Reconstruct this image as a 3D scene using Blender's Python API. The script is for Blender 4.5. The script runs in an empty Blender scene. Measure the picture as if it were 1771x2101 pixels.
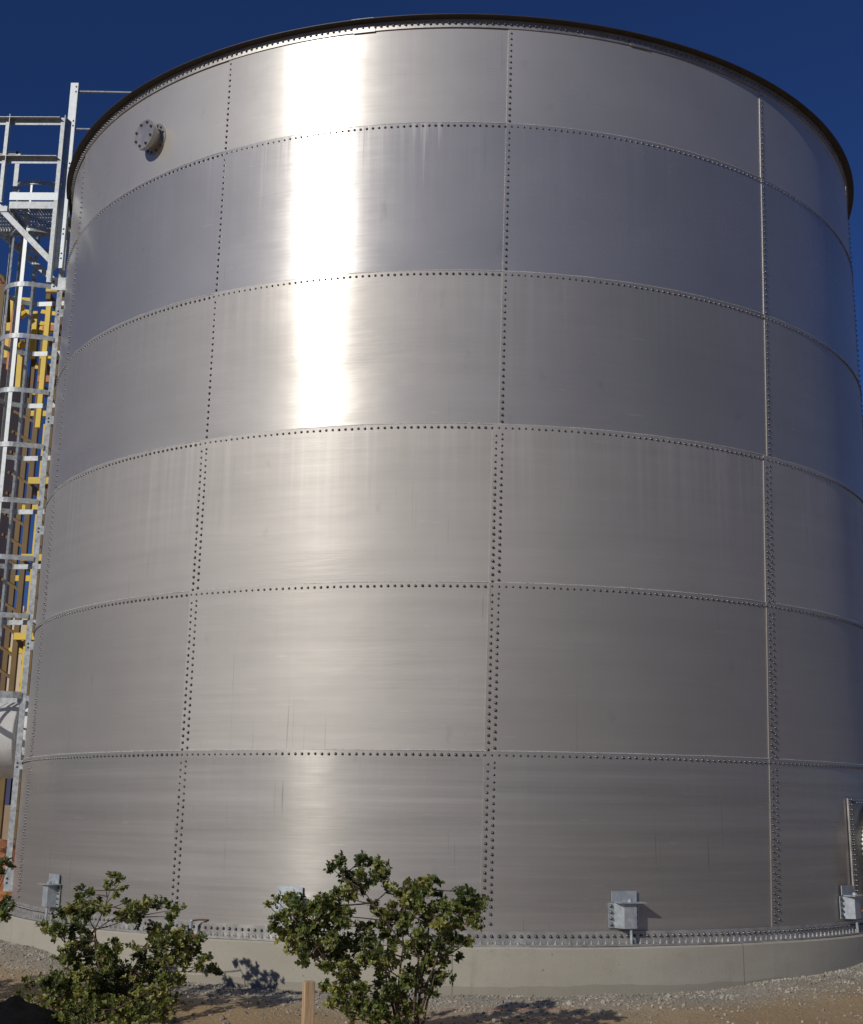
import bpy, math, random
from mathutils import Vector, Matrix, noise

R_ = math.radians
scene = bpy.context.scene
# ------------------------------------------------------------------ camera
CAM = Vector((0.0, -15.3180, 0.8904))
FPX, CXP, CYP, WPX, HPX = 2642.85, 890.80, 994.68, 1771.0, 2101.0
PITCH, YAW, ROLL = 0.248965, -0.017257, -0.012611
def _axes():
    A = Matrix(((math.cos(YAW), -math.sin(YAW), 0), (math.sin(YAW), math.cos(YAW), 0), (0, 0, 1)))
    c, s = math.cos(PITCH), math.sin(PITCH)
    B = Matrix(((1, 0, 0), (0, c, s), (0, -s, c)))
    c, s = math.cos(ROLL), math.sin(ROLL)
    C = Matrix(((c, 0, -s), (0, 1, 0), (s, 0, c)))
    return C @ B @ A
MR = _axes()
cam_data = bpy.data.cameras.new("camera")
cam = bpy.data.objects.new("camera", cam_data)
scene.collection.objects.link(cam)
right, fwd, up = MR[0].copy(), MR[1].copy(), MR[2].copy()
m4 = Matrix.Identity(4)
for i in range(3):
    m4[i][0], m4[i][1], m4[i][2], m4[i][3] = right[i], up[i], -fwd[i], CAM[i]
cam.matrix_world = m4
cam_data.sensor_fit = 'HORIZONTAL'; cam_data.sensor_width = 36.0
cam_data.lens = FPX / WPX * 36.0
cam_data.shift_x = (WPX / 2 - CXP) / WPX
cam_data.shift_y = (CYP - HPX / 2) / WPX
cam_data.clip_start = 0.05; cam_data.clip_end = 3000
scene.camera = cam

def at(px, py, Y):
    """world point on the plane y = Y that was measured at this spot of the photograph"""
    v = MR.transposed() @ Vector(((px - CXP) / FPX, 1.0, -(py - CYP) / FPX))
    return CAM + v * ((Y - CAM.y) / v.y)

# ------------------------------------------------------------------ light
SUN_AZ, SUN_EL = -36.0, 27.0          # azimuth measured from -Y (towards the camera), negative = left
sdir = Vector((math.sin(R_(SUN_AZ)) * math.cos(R_(SUN_EL)), -math.cos(R_(SUN_AZ)) * math.cos(R_(SUN_EL)), math.sin(R_(SUN_EL))))
world = bpy.data.worlds.new("World"); scene.world = world
world.use_nodes = True
nt = world.node_tree; nt.nodes.clear()
sky = nt.nodes.new('ShaderNodeTexSky'); sky.sky_type = 'NISHITA'
sky.sun_disc = False
sky.sun_elevation = R_(SUN_EL)
sky.sun_rotation = math.atan2(sdir.x, sdir.y)
sky.altitude = 600; sky.air_density = 1.0; sky.dust_density = 0.1; sky.ozone_density = 9.0
bg = nt.nodes.new('ShaderNodeBackground'); bg.inputs['Strength'].default_value = 0.05
wo = nt.nodes.new('ShaderNodeOutputWorld')
tnt = nt.nodes.new('ShaderNodeMix'); tnt.data_type = 'RGBA'; tnt.blend_type = 'MULTIPLY'; tnt.inputs[0].default_value = 1.0
tnt.inputs[7].default_value = (0.64, 0.73, 1.06, 1)        # deep polarised blue of the afternoon sky
nt.links.new(sky.outputs[0], tnt.inputs[6]); nt.links.new(tnt.outputs[2], bg.inputs[0]); nt.links.new(bg.outputs[0], wo.inputs[0])
sun_d = bpy.data.lights.new("sun", 'SUN'); sun_d.energy = 3.2; sun_d.angle = R_(0.53); sun_d.color = (1.0, 0.945, 0.87)
sun = bpy.data.objects.new("sun", sun_d); scene.collection.objects.link(sun)
sun.rotation_euler = (-sdir).to_track_quat('-Z', 'Y').to_euler()
scene.view_settings.view_transform = 'Standard'; scene.view_settings.look = 'None'
scene.view_settings.exposure = -0.35; scene.view_settings.gamma = 1.0

random.seed(7)
RAD = 4.7658
LINK = scene.collection.objects.link

# ------------------------------------------------------------------ helpers
class MB:
    def __init__(s): s.v = []; s.f = []; s.uv = None
    def add(s, vs, fs):
        o = len(s.v); s.v += [tuple(v) for v in vs]; s.f += [tuple(i + o for i in f) for f in fs]
    def box(s, c, ax, ay, az):
        c, ax, ay, az = Vector(c), Vector(ax), Vector(ay), Vector(az)
        vs = [c + i * ax + j * ay + k * az for k in (-.5, .5) for j in (-.5, .5) for i in (-.5, .5)]
        s.add(vs, [(0, 2, 3, 1), (4, 5, 7, 6), (0, 1, 5, 4), (2, 6, 7, 3), (0, 4, 6, 2), (1, 3, 7, 5)])
    def bar(s, a, b, w, h, upv=(0, 0, 1)):
        a, b = Vector(a), Vector(b); d = b - a; L = d.length
        if L < 1e-6: return
        d.normalize(); u = Vector(upv); x = d.cross(u)
        if x.length < 1e-4: x = d.cross(Vector((0, 1, 0)))
        x.normalize(); u = x.cross(d).normalized()
        s.box((a + b) / 2, d * L, x * w, u * h)
    def angle(s, a, b, leg, t, d1, d2):
        """an L section bar from a to b: heel on the line, legs pointing along d1 and d2"""
        a, b = Vector(a), Vector(b); d1 = Vector(d1).normalized(); d2 = Vector(d2).normalized()
        c = (a + b) / 2; L = b - a
        s.box(c + d1 * leg / 2 + d2 * t / 2, L, d1 * leg, d2 * t)
        s.box(c + d2 * (leg + t) / 2 + d1 * t / 2, L, d2 * (leg - t), d1 * t)
    def tube(s, pts, rr, n=8, cap=True):
        pts = [Vector(p) for p in pts]; N = len(pts)
        if not hasattr(rr, '__len__'): rr = [rr] * N
        rings = []; prev = None
        for i, p in enumerate(pts):
            d = (pts[min(i + 1, N - 1)] - pts[max(i - 1, 0)])
            d = d.normalized() if d.length > 1e-9 else Vector((0, 0, 1))
            x = prev - d * prev.dot(d) if prev is not None else d.cross(Vector((0.13, 0.2, 1)))
            if x.length < 1e-4: x = d.cross(Vector((1, 0, 0)))
            x.normalize(); prev = x; y = d.cross(x)
            rings.append([p + (x * math.cos(2 * math.pi * k / n) + y * math.sin(2 * math.pi * k / n)) * rr[i] for k in range(n)])
        vs = [v for r in rings for v in r]; fs = []
        for i in range(N - 1):
            for k in range(n):
                k2 = (k + 1) % n
                fs.append((i * n + k, i * n + k2, (i + 1) * n + k2, (i + 1) * n + k))
        if cap:
            fs.append(tuple(range(n))[::-1]); fs.append(tuple((N - 1) * n + k for k in range(n)))
        s.add(vs, fs)
    def dome(s, c, nrm, r, h, n=8):
        """a bolt head: short washer skirt and a rounded cap"""
        c, nrm = Vector(c), Vector(nrm).normalized()
        x = nrm.cross(Vector((0, 0, 1)));
        if x.length < 1e-3: x = Vector((1, 0, 0))
        x.normalize(); y = nrm.cross(x); vs = []; prof = [(1.25, 0), (1.25, .16), (.95, .2), (.9, .7), (.55, .97)]
        for pr, ph in prof:
            vs += [c + (x * math.cos(2 * math.pi * k / n) + y * math.sin(2 * math.pi * k / n)) * r * pr + nrm * h * ph for k in range(n)]
        vs.append(c + nrm * h); fs = []
        for i in range(len(prof) - 1):
            for k in range(n):
                k2 = (k + 1) % n; fs.append((i * n + k, i * n + k2, (i + 1) * n + k2, (i + 1) * n + k))
        o = (len(prof) - 1) * n
        for k in range(n): fs.append((o + k, o + (k + 1) % n, len(vs) - 1))
        s.add(vs, fs)
    def sweep(s, path, prof_fn, closed=False):
        """path: list of frames; prof_fn(i) -> list of points of a closed section"""
        rings = [prof_fn(i) for i in range(len(path))]; n = len(rings[0]); N = len(rings)
        vs = [p for r in rings for p in r]; fs = []
        for i in range(N - (0 if closed else 1)):
            j = (i + 1) % N
            for k in range(n):
                k2 = (k + 1) % n; fs.append((i * n + k, j * n + k, j * n + k2, i * n + k2))
        if not closed:
            fs.append(tuple(range(n))); fs.append(tuple((N - 1) * n + k for k in range(n))[::-1])
        s.add(vs, fs)
    def build(s, name, mat, parent=None, smooth=False, uvs=None):
        me = bpy.data.meshes.new(name)
        me.from_pydata(s.v, [], s.f); me.update()
        if uvs is not None:
            l = me.uv_layers.new(name='UVMap')
            for li, lp in enumerate(me.loops): l.data[li].uv = uvs[lp.vertex_index]
        if mat is not None: me.materials.append(mat)
        if smooth:
            me.polygons.foreach_set('use_smooth', [True] * len(me.polygons))
        o = bpy.data.objects.new(name, me); LINK(o)
        if parent is not None:
            o.parent = parent
            o.matrix_parent_inverse = parent_mw(parent).inverted()
        return o
def parent_mw(p):
    m = p.matrix_basis.copy()
    if p.parent: m = parent_mw(p.parent) @ p.matrix_parent_inverse @ m
    return m
def tag(o, label=None, cat=None, group=None, kind=None):
    if label: o['label'] = label
    if cat: o['category'] = cat
    if group: o['group'] = group
    if kind: o['kind'] = kind
    return o
def empty(name, loc, label=None, cat=None, group=None):
    o = bpy.data.objects.new(name, None); o.location = loc; o.empty_display_size = 0.2; LINK(o)
    return tag(o, label, cat, group)
def orient(o):
    """make all faces of a closed mesh point outwards"""
    import bmesh
    bm = bmesh.new(); bm.from_mesh(o.data); bmesh.ops.recalc_face_normals(bm, faces=bm.faces); bm.to_mesh(o.data); bm.free()
    return o
def cyl_p(th, r, z): return Vector((r * math.sin(th), -r * math.cos(th), z))
def out(th): return Vector((math.sin(th), -math.cos(th), 0))
def tan(th): return Vector((math.cos(th), math.sin(th), 0))

# ------------------------------------------------------------------ materials
def newmat(name):
    m = bpy.data.materials.new(name); m.use_nodes = True; n = m.node_tree.nodes; n.clear()
    o = n.new('ShaderNodeOutputMaterial'); return m, m.node_tree, o
class NT:
    def __init__(s, nt): s.nt = nt
    def n(s, t, **kw):
        x = s.nt.nodes.new(t)
        for k, v in kw.items():
            if k.startswith('i_'): x.inputs[k[2:].replace('_', ' ')].default_value = v
            else: setattr(x, k, v)
        return x
    def l(s, a, b): s.nt.links.new(a, b)
    def math(s, op, a, b=None, c=None, clamp=False):
        x = s.nt.nodes.new('ShaderNodeMath'); x.operation = op; x.use_clamp = clamp
        for i, v in enumerate((a, b, c)):
            if v is None: continue
            if isinstance(v, (int, float)): x.inputs[i].default_value = v
            else: s.l(v, x.inputs[i])
        return x.outputs[0]
    def noise(s, vec, scale, detail=3, rough=0.5, dist=0.0):
        x = s.n('ShaderNodeTexNoise'); x.inputs['Scale'].default_value = scale; x.inputs['Detail'].default_value = detail
        x.inputs['Roughness'].default_value = rough; x.inputs['Distortion'].default_value = dist
        if vec is not None: s.l(vec, x.inputs['Vector'])
        return x.outputs['Fac']
    def scaled(s, vec, sc, off=(0, 0, 0)):
        x = s.n('ShaderNodeMapping'); x.inputs['Scale'].default_value = sc; x.inputs['Location'].default_value = off
        s.l(vec, x.inputs['Vector']); return x.outputs[0]
    def ramp(s, fac, stops):
        x = s.n('ShaderNodeValToRGB'); cr = x.color_ramp
        while len(cr.elements) < len(stops): cr.elements.new(0.5)
        for e, (p, c) in zip(cr.elements, stops):
            e.position = p; e.color = (c[0], c[1], c[2], 1) if hasattr(c, '__len__') else (c, c, c, 1)
        s.l(fac, x.inputs[0]); return x.outputs[0]
    def mix(s, fac, a, b, typ='MIX'):
        x = s.n('ShaderNodeMix'); x.data_type = 'RGBA'; x.blend_type = typ
        if isinstance(fac, (int, float)): x.inputs[0].default_value = fac
        else: s.l(fac, x.inputs[0])
        for i, v in ((6, a), (7, b)):
            if hasattr(v, '__len__'): x.inputs[i].default_value = (v[0], v[1], v[2], 1)
            else: s.l(v, x.inputs[i])
        return x.outputs[2]

def steel_sheet(name, rough, aniso, base, sharp_mix, streak, band, ripple, drip, zt, seed):
    m, nt_, o = newmat(name); N = NT(nt_)
    uv = N.n('ShaderNodeUVMap').outputs[0]
    geo = N.n('ShaderNodeNewGeometry')
    cr = N.n('ShaderNodeVectorMath', operation='CROSS_PRODUCT'); cr.inputs[0].default_value = (0, 0, 1)
    N.l(geo.outputs['Position'], cr.inputs[1])
    nm = N.n('ShaderNodeVectorMath', operation='NORMALIZE'); N.l(cr.outputs[0], nm.inputs[0]); T = nm.outputs[0]
    sep = N.n('ShaderNodeSeparateXYZ'); N.l(uv, sep.inputs[0])
    oi = N.n('ShaderNodeObjectInfo').outputs['Random']
    sh = N.n('ShaderNodeCombineXYZ'); N.l(N.math('MULTIPLY', oi, 37.0), sh.inputs[0]); N.l(N.math('MULTIPLY', oi, 91.0), sh.inputs[1])
    ad = N.n('ShaderNodeVectorMath', operation='ADD'); N.l(uv, ad.inputs[0]); N.l(sh.outputs[0], ad.inputs[1]); pv = ad.outputs[0]
    fine = N.noise(N.scaled(uv, (2.2, 85, 1), (seed, seed, 0)), 1.0, 3, 0.6)
    bands = N.noise(N.scaled(pv, (0.16, 7, 1), (seed * 2, seed, 0)), 1.0, 4, 0.7)
    cloud = N.noise(N.scaled(pv, (0.9, 1.1, 1), (seed, 3 * seed, 0)), 1.0, 4, 0.55)
    runs = N.noise(N.scaled(uv, (16, 0.35, 1), (seed, 0, 0)), 1.0, 4, 0.65)
    below = N.math('SUBTRACT', zt, sep.outputs['Y'])                 # metres below the seam above
    fade = N.math('SUBTRACT', 1.0, N.math('DIVIDE', below, 1.25), clamp=True)
    area = N.noise(N.scaled(uv, (0.8, 0.0, 1), (seed * 1.7, 0, 0)), 1.0, 2, 0.5)
    fade = N.math('SUBTRACT', 1.0, N.math('DIVIDE', below, N.math('ADD', 0.15, N.math('MULTIPLY', area, 2.0))), clamp=True)
    runs_m = N.math('MULTIPLY', N.math('MULTIPLY', N.ramp(runs, [(0.45, 0.0), (0.72, 1.0)]), fade), N.ramp(area, [(0.35, 0.0), (0.6, 1.0)]))
    # colour of the metal itself
    c1 = tuple(b * 0.86 for b in base); c2 = tuple(min(1, b * 1.1) for b in base)
    col = N.mix(cloud, c1, c2)
    pt_ = N.ramp(oi, [(0.0, 0.90), (1.0, 1.06)]); col = N.mix(1.0, col, pt_, 'MULTIPLY')
    col = N.mix(N.math('MULTIPLY', N.ramp(bands, [(0.3, 0.0), (0.7, 1.0)]), band), col, tuple(b * 0.72 for b in base))
    col = N.mix(N.math('MULTIPLY', runs_m, streak), col, tuple(min(1, b * 1.3) for b in base))
    # a few dark rubs and smudges
    sm = N.noise(N.scaled(pv, (5.0, 2.2, 1), (seed * 7, 5, 0)), 1.0, 3, 0.6)
    smm = N.ramp(sm, [(0.66, 0.0), (0.8, 1.0)])
    col = N.mix(N.math('MULTIPLY', smm, 0.3), col, tuple(b * 0.5 for b in base))
    # thin scratches where ladders and tools dragged, and short scuffs
    sc1 = N.noise(N.scaled(pv, (55, 0.7, 1), (seed, 9, 0)), 1.0, 2, 0.5); g1 = N.noise(N.scaled(pv, (0.9, 0.8, 1), (2, seed, 0)), 1.0, 2, 0.5)
    scr = N.math('MULTIPLY', N.ramp(sc1, [(0.68, 0.0), (0.72, 1.0)]), N.ramp(g1, [(0.50, 0.0), (0.60, 1.0)]))
    col = N.mix(N.math('MULTIPLY', scr, 0.35 + 0.3 * band), col, tuple(b * 0.4 for b in base))
    sc2 = N.noise(N.scaled(pv, (3.0, 30, 1), (seed, 4, 0)), 1.0, 3, 0.6)
    col = N.mix(N.math('MULTIPLY', N.ramp(sc2, [(0.66, 0.0), (0.74, 1.0)]), 0.25), col, tuple(min(1, b * 1.35) for b in base))
    r1 = N.math('ADD', N.math('MULTIPLY', N.math('SUBTRACT', fine, 0.5), 0.10), rough)
    r1 = N.math('ADD', r1, N.math('MULTIPLY', N.math('SUBTRACT', bands, 0.5), 0.10 * (1 + band)))
    r1 = N.math('ADD', r1, N.math('MULTIPLY', runs_m, 0.12 * streak))
    r1 = N.math('ADD', r1, N.math('MULTIPLY', N.math('SUBTRACT', oi, 0.5), 0.05))
    r1 = N.math('ADD', r1, N.math('MULTIPLY', N.math('SUBTRACT', cloud, 0.5), 0.12), clamp=True)
    bmp = N.n('ShaderNodeBump'); bmp.inputs['Strength'].default_value = 0.35; bmp.inputs['Distance'].default_value = 0.002
    rip = N.noise(N.scaled(pv, (1.8, 16, 1), (0, seed, 0)), 1.0, 3, 0.6)
    big = N.noise(N.scaled(pv, (0.5, 0.9, 1), (seed, 1, 0)), 1.0, 1, 0.5)
    rmask = N.ramp(N.noise(N.scaled(pv, (0.7, 1.6, 1), (seed, 8, 0)), 1.0, 2, 0.5), [(0.42, 0.15), (0.62, 1.0)])
    hgt = N.math('ADD', N.math('MULTIPLY', fine, 0.04), N.math('MULTIPLY', N.math('MULTIPLY', rip, rmask), ripple))
    mid = N.noise(N.scaled(pv, (1.4, 3.5, 1), (2, seed, 0)), 1.0, 2, 0.5)
    hgt = N.math('ADD', hgt, N.math('MULTIPLY', big, 20.0)); hgt = N.math('ADD', hgt, N.math('MULTIPLY', mid, 4.5))
    N.l(hgt, bmp.inputs['Height'])
    ps = []
    for rgh, an, rf in ((r1, aniso, 0), (None, 0.0, 0.72), (None, 0.5, 0.42)):
        p = N.n('ShaderNodeBsdfPrincipled'); N.l(col, p.inputs['Base Color']); p.inputs['Metallic'].default_value = 1.0
        if rgh is not None: N.l(rgh, p.inputs['Roughness'])
        else: p.inputs['Roughness'].default_value = rf
        p.inputs['Anisotropic'].default_value = an; p.inputs['Anisotropic Rotation'].default_value = ANROT
        N.l(T, p.inputs['Tangent']); N.l(bmp.outputs[0], p.inputs['Normal']); ps.append(p)
    mx = N.n('ShaderNodeMixShader'); mx.inputs[0].default_value = sharp_mix
    mw = N.n('ShaderNodeMixShader'); mw.inputs[0].default_value = 0.16 if zt > 4.5 else 0.05
    N.l(ps[1].outputs[0], mw.inputs[1]); N.l(ps[2].outputs[0], mw.inputs[2])
    N.l(mw.outputs[0], mx.inputs[1]); N.l(ps[0].outputs[0], mx.inputs[2])
    last = mx.outputs[0]
    # dusty film left by rain: whitish, matt, running down from the seam
    if drip > 0:
        dn = N.noise(N.scaled(uv, (34, 0.22, 1), (3.3, 0, 0)), 1.0, 3, 0.7)
        ln = N.noise(N.scaled(uv, (13, 0.0, 1), (1.7, 0, 0)), 1.0, 2, 0.7)
        reach = N.math('MULTIPLY', N.ramp(ln, [(0.42, 0.0), (0.72, 1.0)]), 0.85)
        msk = N.math('MULTIPLY', N.ramp(dn, [(0.47, 0.0), (0.60, 1.0)]), N.math('MULTIPLY', N.math('SUBTRACT', reach, below), 2.2, clamp=True))
        # only the stretch of the seam where the gutter water came down
        u = sep.outputs['X']
        win = N.math('MULTIPLY', N.math('GREATER_THAN', u, -2.05), N.math('LESS_THAN', u, -0.15))
        msk = N.math('MULTIPLY', N.math('MULTIPLY', msk, win), drip)
        d = N.n('ShaderNodeBsdfPrincipled'); d.inputs['Base Color'].default_value = (0.66, 0.65, 0.63, 1); d.inputs['Roughness'].default_value = 0.7
        mx2 = N.n('ShaderNodeMixShader'); N.l(msk, mx2.inputs[0]); N.l(last, mx2.inputs[1]); N.l(d.outputs[0], mx2.inputs[2]); last = mx2.outputs[0]
    N.l(last, o.inputs[0])
    return m
ANROT = 0.25

def simple(name, col, rough=0.6, metal=0.0, var=0.15, scale=6.0, bump=0.0, spec=None, stretch=(1, 1, 1)):
    m, nt_, o = newmat(name); N = NT(nt_)
    tc = N.n('ShaderNodeTexCoord').outputs['Object']
    nz = N.noise(N.scaled(tc, stretch), scale, 5, 0.6)
    c = N.mix(N.ramp(nz, [(0.3, 0.0), (0.7, 1.0)]), tuple(x * (1 - var) for x in col), tuple(min(1, x * (1 + var)) for x in col))
    p = N.n('ShaderNodeBsdfPrincipled'); N.l(c, p.inputs['Base Color'])
    N.l(N.math('ADD', N.math('MULTIPLY', N.math('SUBTRACT', nz, 0.5), 0.25), rough, clamp=True), p.inputs['Roughness'])
    p.inputs['Metallic'].default_value = metal
    if bump:
        b = N.n('ShaderNodeBump'); b.inputs['Strength'].default_value = 0.6; b.inputs['Distance'].default_value = bump
        N.l(N.noise(tc, scale * 6, 4, 0.6), b.inputs['Height']); N.l(b.outputs[0], p.inputs['Normal'])
    N.l(p.outputs[0], o.inputs[0]); return m

COURSE_Z = [0.0, 1.3395, 2.7091, 4.0811, 5.4932, 6.9448, 7.966]
BASE = (0.585, 0.56, 0.515)
#            rough aniso base  mix streak band ripple drip
SHEETS = [(0.25, 0.80, BASE, 0.26, 0.1, 0.9, 0.9, 0.0),
          (0.42, 0.5, (0.56, 0.538, 0.50), 0.07, 0.1, 0.35, 2.6, 0.0),
          (0.36, 0.55, (0.555, 0.533, 0.495), 0.06, 0.6, 0.3, 2.2, 0.0),
          (0.245, 0.60, BASE, 0.20, 0.25, 0.25, 3.6, 0.0),
          (0.25, 0.62, (0.59, 0.57, 0.54), 0.42, 0.3, 0.0, 0.15, 0.85),
          (0.29, 0.60, (0.62, 0.60, 0.56), 0.30, 0.15, 0.0, 0.15, 0.0)]
steelm = [steel_sheet('stainless_sheet_course_%d' % i, *s, COURSE_Z[i + 1], 3.1 + 5.7 * i) for i, s in enumerate(SHEETS)]
M_rim = simple('rim_steel', (0.48, 0.46, 0.44), 0.5, 0.9, 0.12, 5, 0.0)
M_rim_shade = simple('shaded_rim_steel', (0.055, 0.048, 0.046), 0.55, 0.3, 0.2, 6)  # rim steel with the shade of the flange underside put into its colour
M_bolt = simple('bolt_steel', (0.17, 0.165, 0.165), 0.36, 0.9, 0.3, 40)
M_angle = simple('base_angle_steel', (0.44, 0.43, 0.40), 0.42, 0.5, 0.25, 9, 0.001)
M_galv = simple('galvanized_steel', (0.39, 0.42, 0.43), 0.45, 0.25, 0.32, 22, 0.0)
M_galv_box = simple('galvanized_plate', (0.46, 0.50, 0.52), 0.5, 0.5, 0.2, 22, 0.0)
M_rust = simple('rusty_bar', (0.22, 0.11, 0.06), 0.85, 0.1, 0.4, 40, 0.001)
M_dark = simple('dark_rubber', (0.03, 0.03, 0.035), 0.6, 0.0, 0.2, 20)
M_yellow = simple('yellow_paint', (0.78, 0.56, 0.06), 0.5, 0.0, 0.15, 3)
M_yellow_shade = simple('yellow_paint_shaded', (0.17, 0.105, 0.03), 0.6, 0.0, 0.25, 3)  # the yellow paint as seen in shade, darkened in the base colour
M_orange = simple('red_oxide_paint', (0.62, 0.22, 0.10), 0.6, 0.0, 0.2, 3)
M_silo = simple('weathered_silo_paint', (0.50, 0.39, 0.28), 0.8, 0.0, 0.25, 1.2, 0.0, stretch=(1, 1, 0.25))
M_cream = simple('cream_cladding', (0.72, 0.60, 0.44), 0.8, 0.0, 0.06, 1.0)
M_white = simple('white_jacket', (0.72, 0.72, 0.70), 0.7, 0.0, 0.12, 5, 0.004)
M_red = simple('red_container_paint', (0.42, 0.05, 0.05), 0.6, 0.0, 0.2, 2)
M_navy = simple('navy_container_paint', (0.04, 0.05, 0.12), 0.6, 0.0, 0.2, 2)
M_wall = simple('tan_block', (0.36, 0.27, 0.18), 0.9, 0.0, 0.15, 2, 0.004)
M_wood = simple('pine_stake', (0.50, 0.34, 0.19), 0.8, 0.0, 0.38, 9, 0.002, stretch=(9, 9, 0.6))
M_bark = simple('shrub_bark', (0.10, 0.065, 0.045), 0.9, 0.0, 0.3, 30, 0.001)
M_cord = simple('orange_cord', (0.50, 0.17, 0.09), 0.6, 0.0, 0.15, 30)
M_black = simple('near_black', (0.006, 0.006, 0.006), 0.6, 0.0, 0.2, 5, 0.01)
[setattr(n.inputs['Specular IOR Level'], 'default_value', 0.12) for n in M_black.node_tree.nodes if n.type == 'BSDF_PRINCIPLED']
M_tag = simple('yellow_leaf', (0.5, 0.5, 0.08), 0.6)

def concrete():
    m, nt_, o = newmat('cast_concrete'); N = NT(nt_)
    uv = N.n('ShaderNodeUVMap').outputs[0]; sep = N.n('ShaderNodeSeparateXYZ'); N.l(uv, sep.inputs[0])
    big = N.noise(N.scaled(uv, (0.9, 2.5, 1)), 1.0, 5, 0.6); fine = N.noise(N.scaled(uv, (60, 60, 1)), 1.0, 4, 0.7)
    col = N.mix(N.ramp(big, [(0.3, 0.0), (0.7, 1.0)]), (0.36, 0.335, 0.27), (0.45, 0.425, 0.345))
    col = N.mix(0.25, col, N.mix(fine, (0.25, 0.23, 0.19), (0.55, 0.52, 0.44)))
    wob = N.math('MULTIPLY', N.noise(N.scaled(uv, (1.3, 0, 1)), 1.0, 3, 0.6), 0.10)
    band = N.math('LESS_THAN', sep.outputs['Y'], N.math('SUBTRACT', wob, 0.435))      # damp, dirty foot where the form stood
    col = N.mix(N.math('MULTIPLY', band, 0.55), col, (0.26, 0.235, 0.185))
    st = N.noise(N.scaled(uv, (9, 0.8, 1)), 1.0, 3, 0.6)
    col = N.mix(N.math('MULTIPLY', N.ramp(st, [(0.62, 0.0), (0.8, 1.0)]), 0.3), col, (0.2, 0.18, 0.13))
    jn = N.math('LESS_THAN', N.math('FRACT', N.math('MULTIPLY', sep.outputs['X'], 0.41)), 0.004)      # form joints
    col = N.mix(N.math('MULTIPLY', jn, 0.6), col, (0.15, 0.14, 0.11))
    spl = N.noise(N.scaled(uv, (3.0, 5, 1), (5, 0, 0)), 1.0, 5, 0.75)
    col = N.mix(N.math('MULTIPLY', N.ramp(spl, [(0.55, 0.0), (0.75, 1.0)]), 0.35), col, (0.24, 0.21, 0.16))
    pit = N.noise(N.scaled(uv, (28, 28, 1)), 1.0, 2, 0.5); col = N.mix(N.ramp(pit, [(0.70, 0.0), (0.74, 0.6)]), col, (0.13, 0.12, 0.10))
    p = N.n('ShaderNodeBsdfPrincipled'); N.l(col, p.inputs['Base Color']); p.inputs['Roughness'].default_value = 0.9
    b = N.n('ShaderNodeBump'); b.inputs['Strength'].default_value = 0.5; b.inputs['Distance'].default_value = 0.004
    N.l(N.math('ADD', fine, N.math('MULTIPLY', big, 2.0)), b.inputs['Height']); N.l(b.outputs[0], p.inputs['Normal'])
    N.l(p.outputs[0], o.inputs[0]); return m
M_conc = concrete()

def ground_mat():
    m, nt_, o = newmat('dirt_and_gravel'); N = NT(nt_)
    geo = N.n('ShaderNodeNewGeometry').outputs['Position']
    sep = N.n('ShaderNodeSeparateXYZ'); N.l(geo, sep.inputs[0])
    rr = N.math('SQRT', N.math('ADD', N.math('POWER', sep.outputs['X'], 2.0), N.math('POWER', sep.outputs['Y'], 2.0)))
    big = N.noise(geo, 0.8, 5, 0.6); mid = N.noise(geo, 5.0, 5, 0.65); fine = N.noise(geo, 55.0, 4, 0.7)
    dirt = N.mix(N.ramp(big, [(0.35, 0.0), (0.65, 1.0)]), (0.40, 0.265, 0.12), (0.46, 0.36, 0.215))
    dirt = N.mix(N.ramp(mid, [(0.35, 0.0), (0.7, 1.0)]), dirt, (0.37, 0.265, 0.13))
    dirt = N.mix(0.35, dirt, N.mix(fine, (0.16, 0.10, 0.05), (0.62, 0.48, 0.30)))
    vor = N.n('ShaderNodeTexVoronoi'); vor.inputs['Scale'].default_value = 38; N.l(geo, vor.inputs['Vector'])
    grav = N.mix(N.ramp(N.noise(geo, 30.0, 3, 0.6), [(0.3, 0.0), (0.7, 1.0)]), (0.29, 0.265, 0.21), (0.50, 0.47, 0.39))
    grav = N.mix(0.45, grav, N.mix(vor.outputs['Distance'], (0.42, 0.39, 0.33), (0.14, 0.12, 0.09)))
    edge = N.math('ADD', rr, N.math('MULTIPLY', N.math('SUBTRACT', N.noise(geo, 2.2, 4, 0.6), 0.5), 0.55))
    f = N.ramp(N.math('DIVIDE', N.math('SUBTRACT', edge, 4.95), 0.8, clamp=True), [(0.22, 1.0), (0.95, 0.0)])
    col = N.mix(f, dirt, grav)
    p = N.n('ShaderNodeBsdfPrincipled'); N.l(col, p.inputs['Base Color']); p.inputs['Roughness'].default_value = 0.95
    b = N.n('ShaderNodeBump'); b.inputs['Strength'].default_value = 0.8; b.inputs['Distance'].default_value = 0.02
    N.l(N.math('ADD', N.math('MULTIPLY', fine, 0.5), N.math('ADD', mid, N.math('MULTIPLY', vor.outputs['Distance'], -0.4))), b.inputs['Height'])
    N.l(b.outputs[0], p.inputs['Normal']); N.l(p.outputs[0], o.inputs[0]); return m
M_ground = ground_mat()
M_stone = simple('crushed_stone', (0.36, 0.33, 0.265), 0.9, 0.0, 0.5, 3.0)

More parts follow.
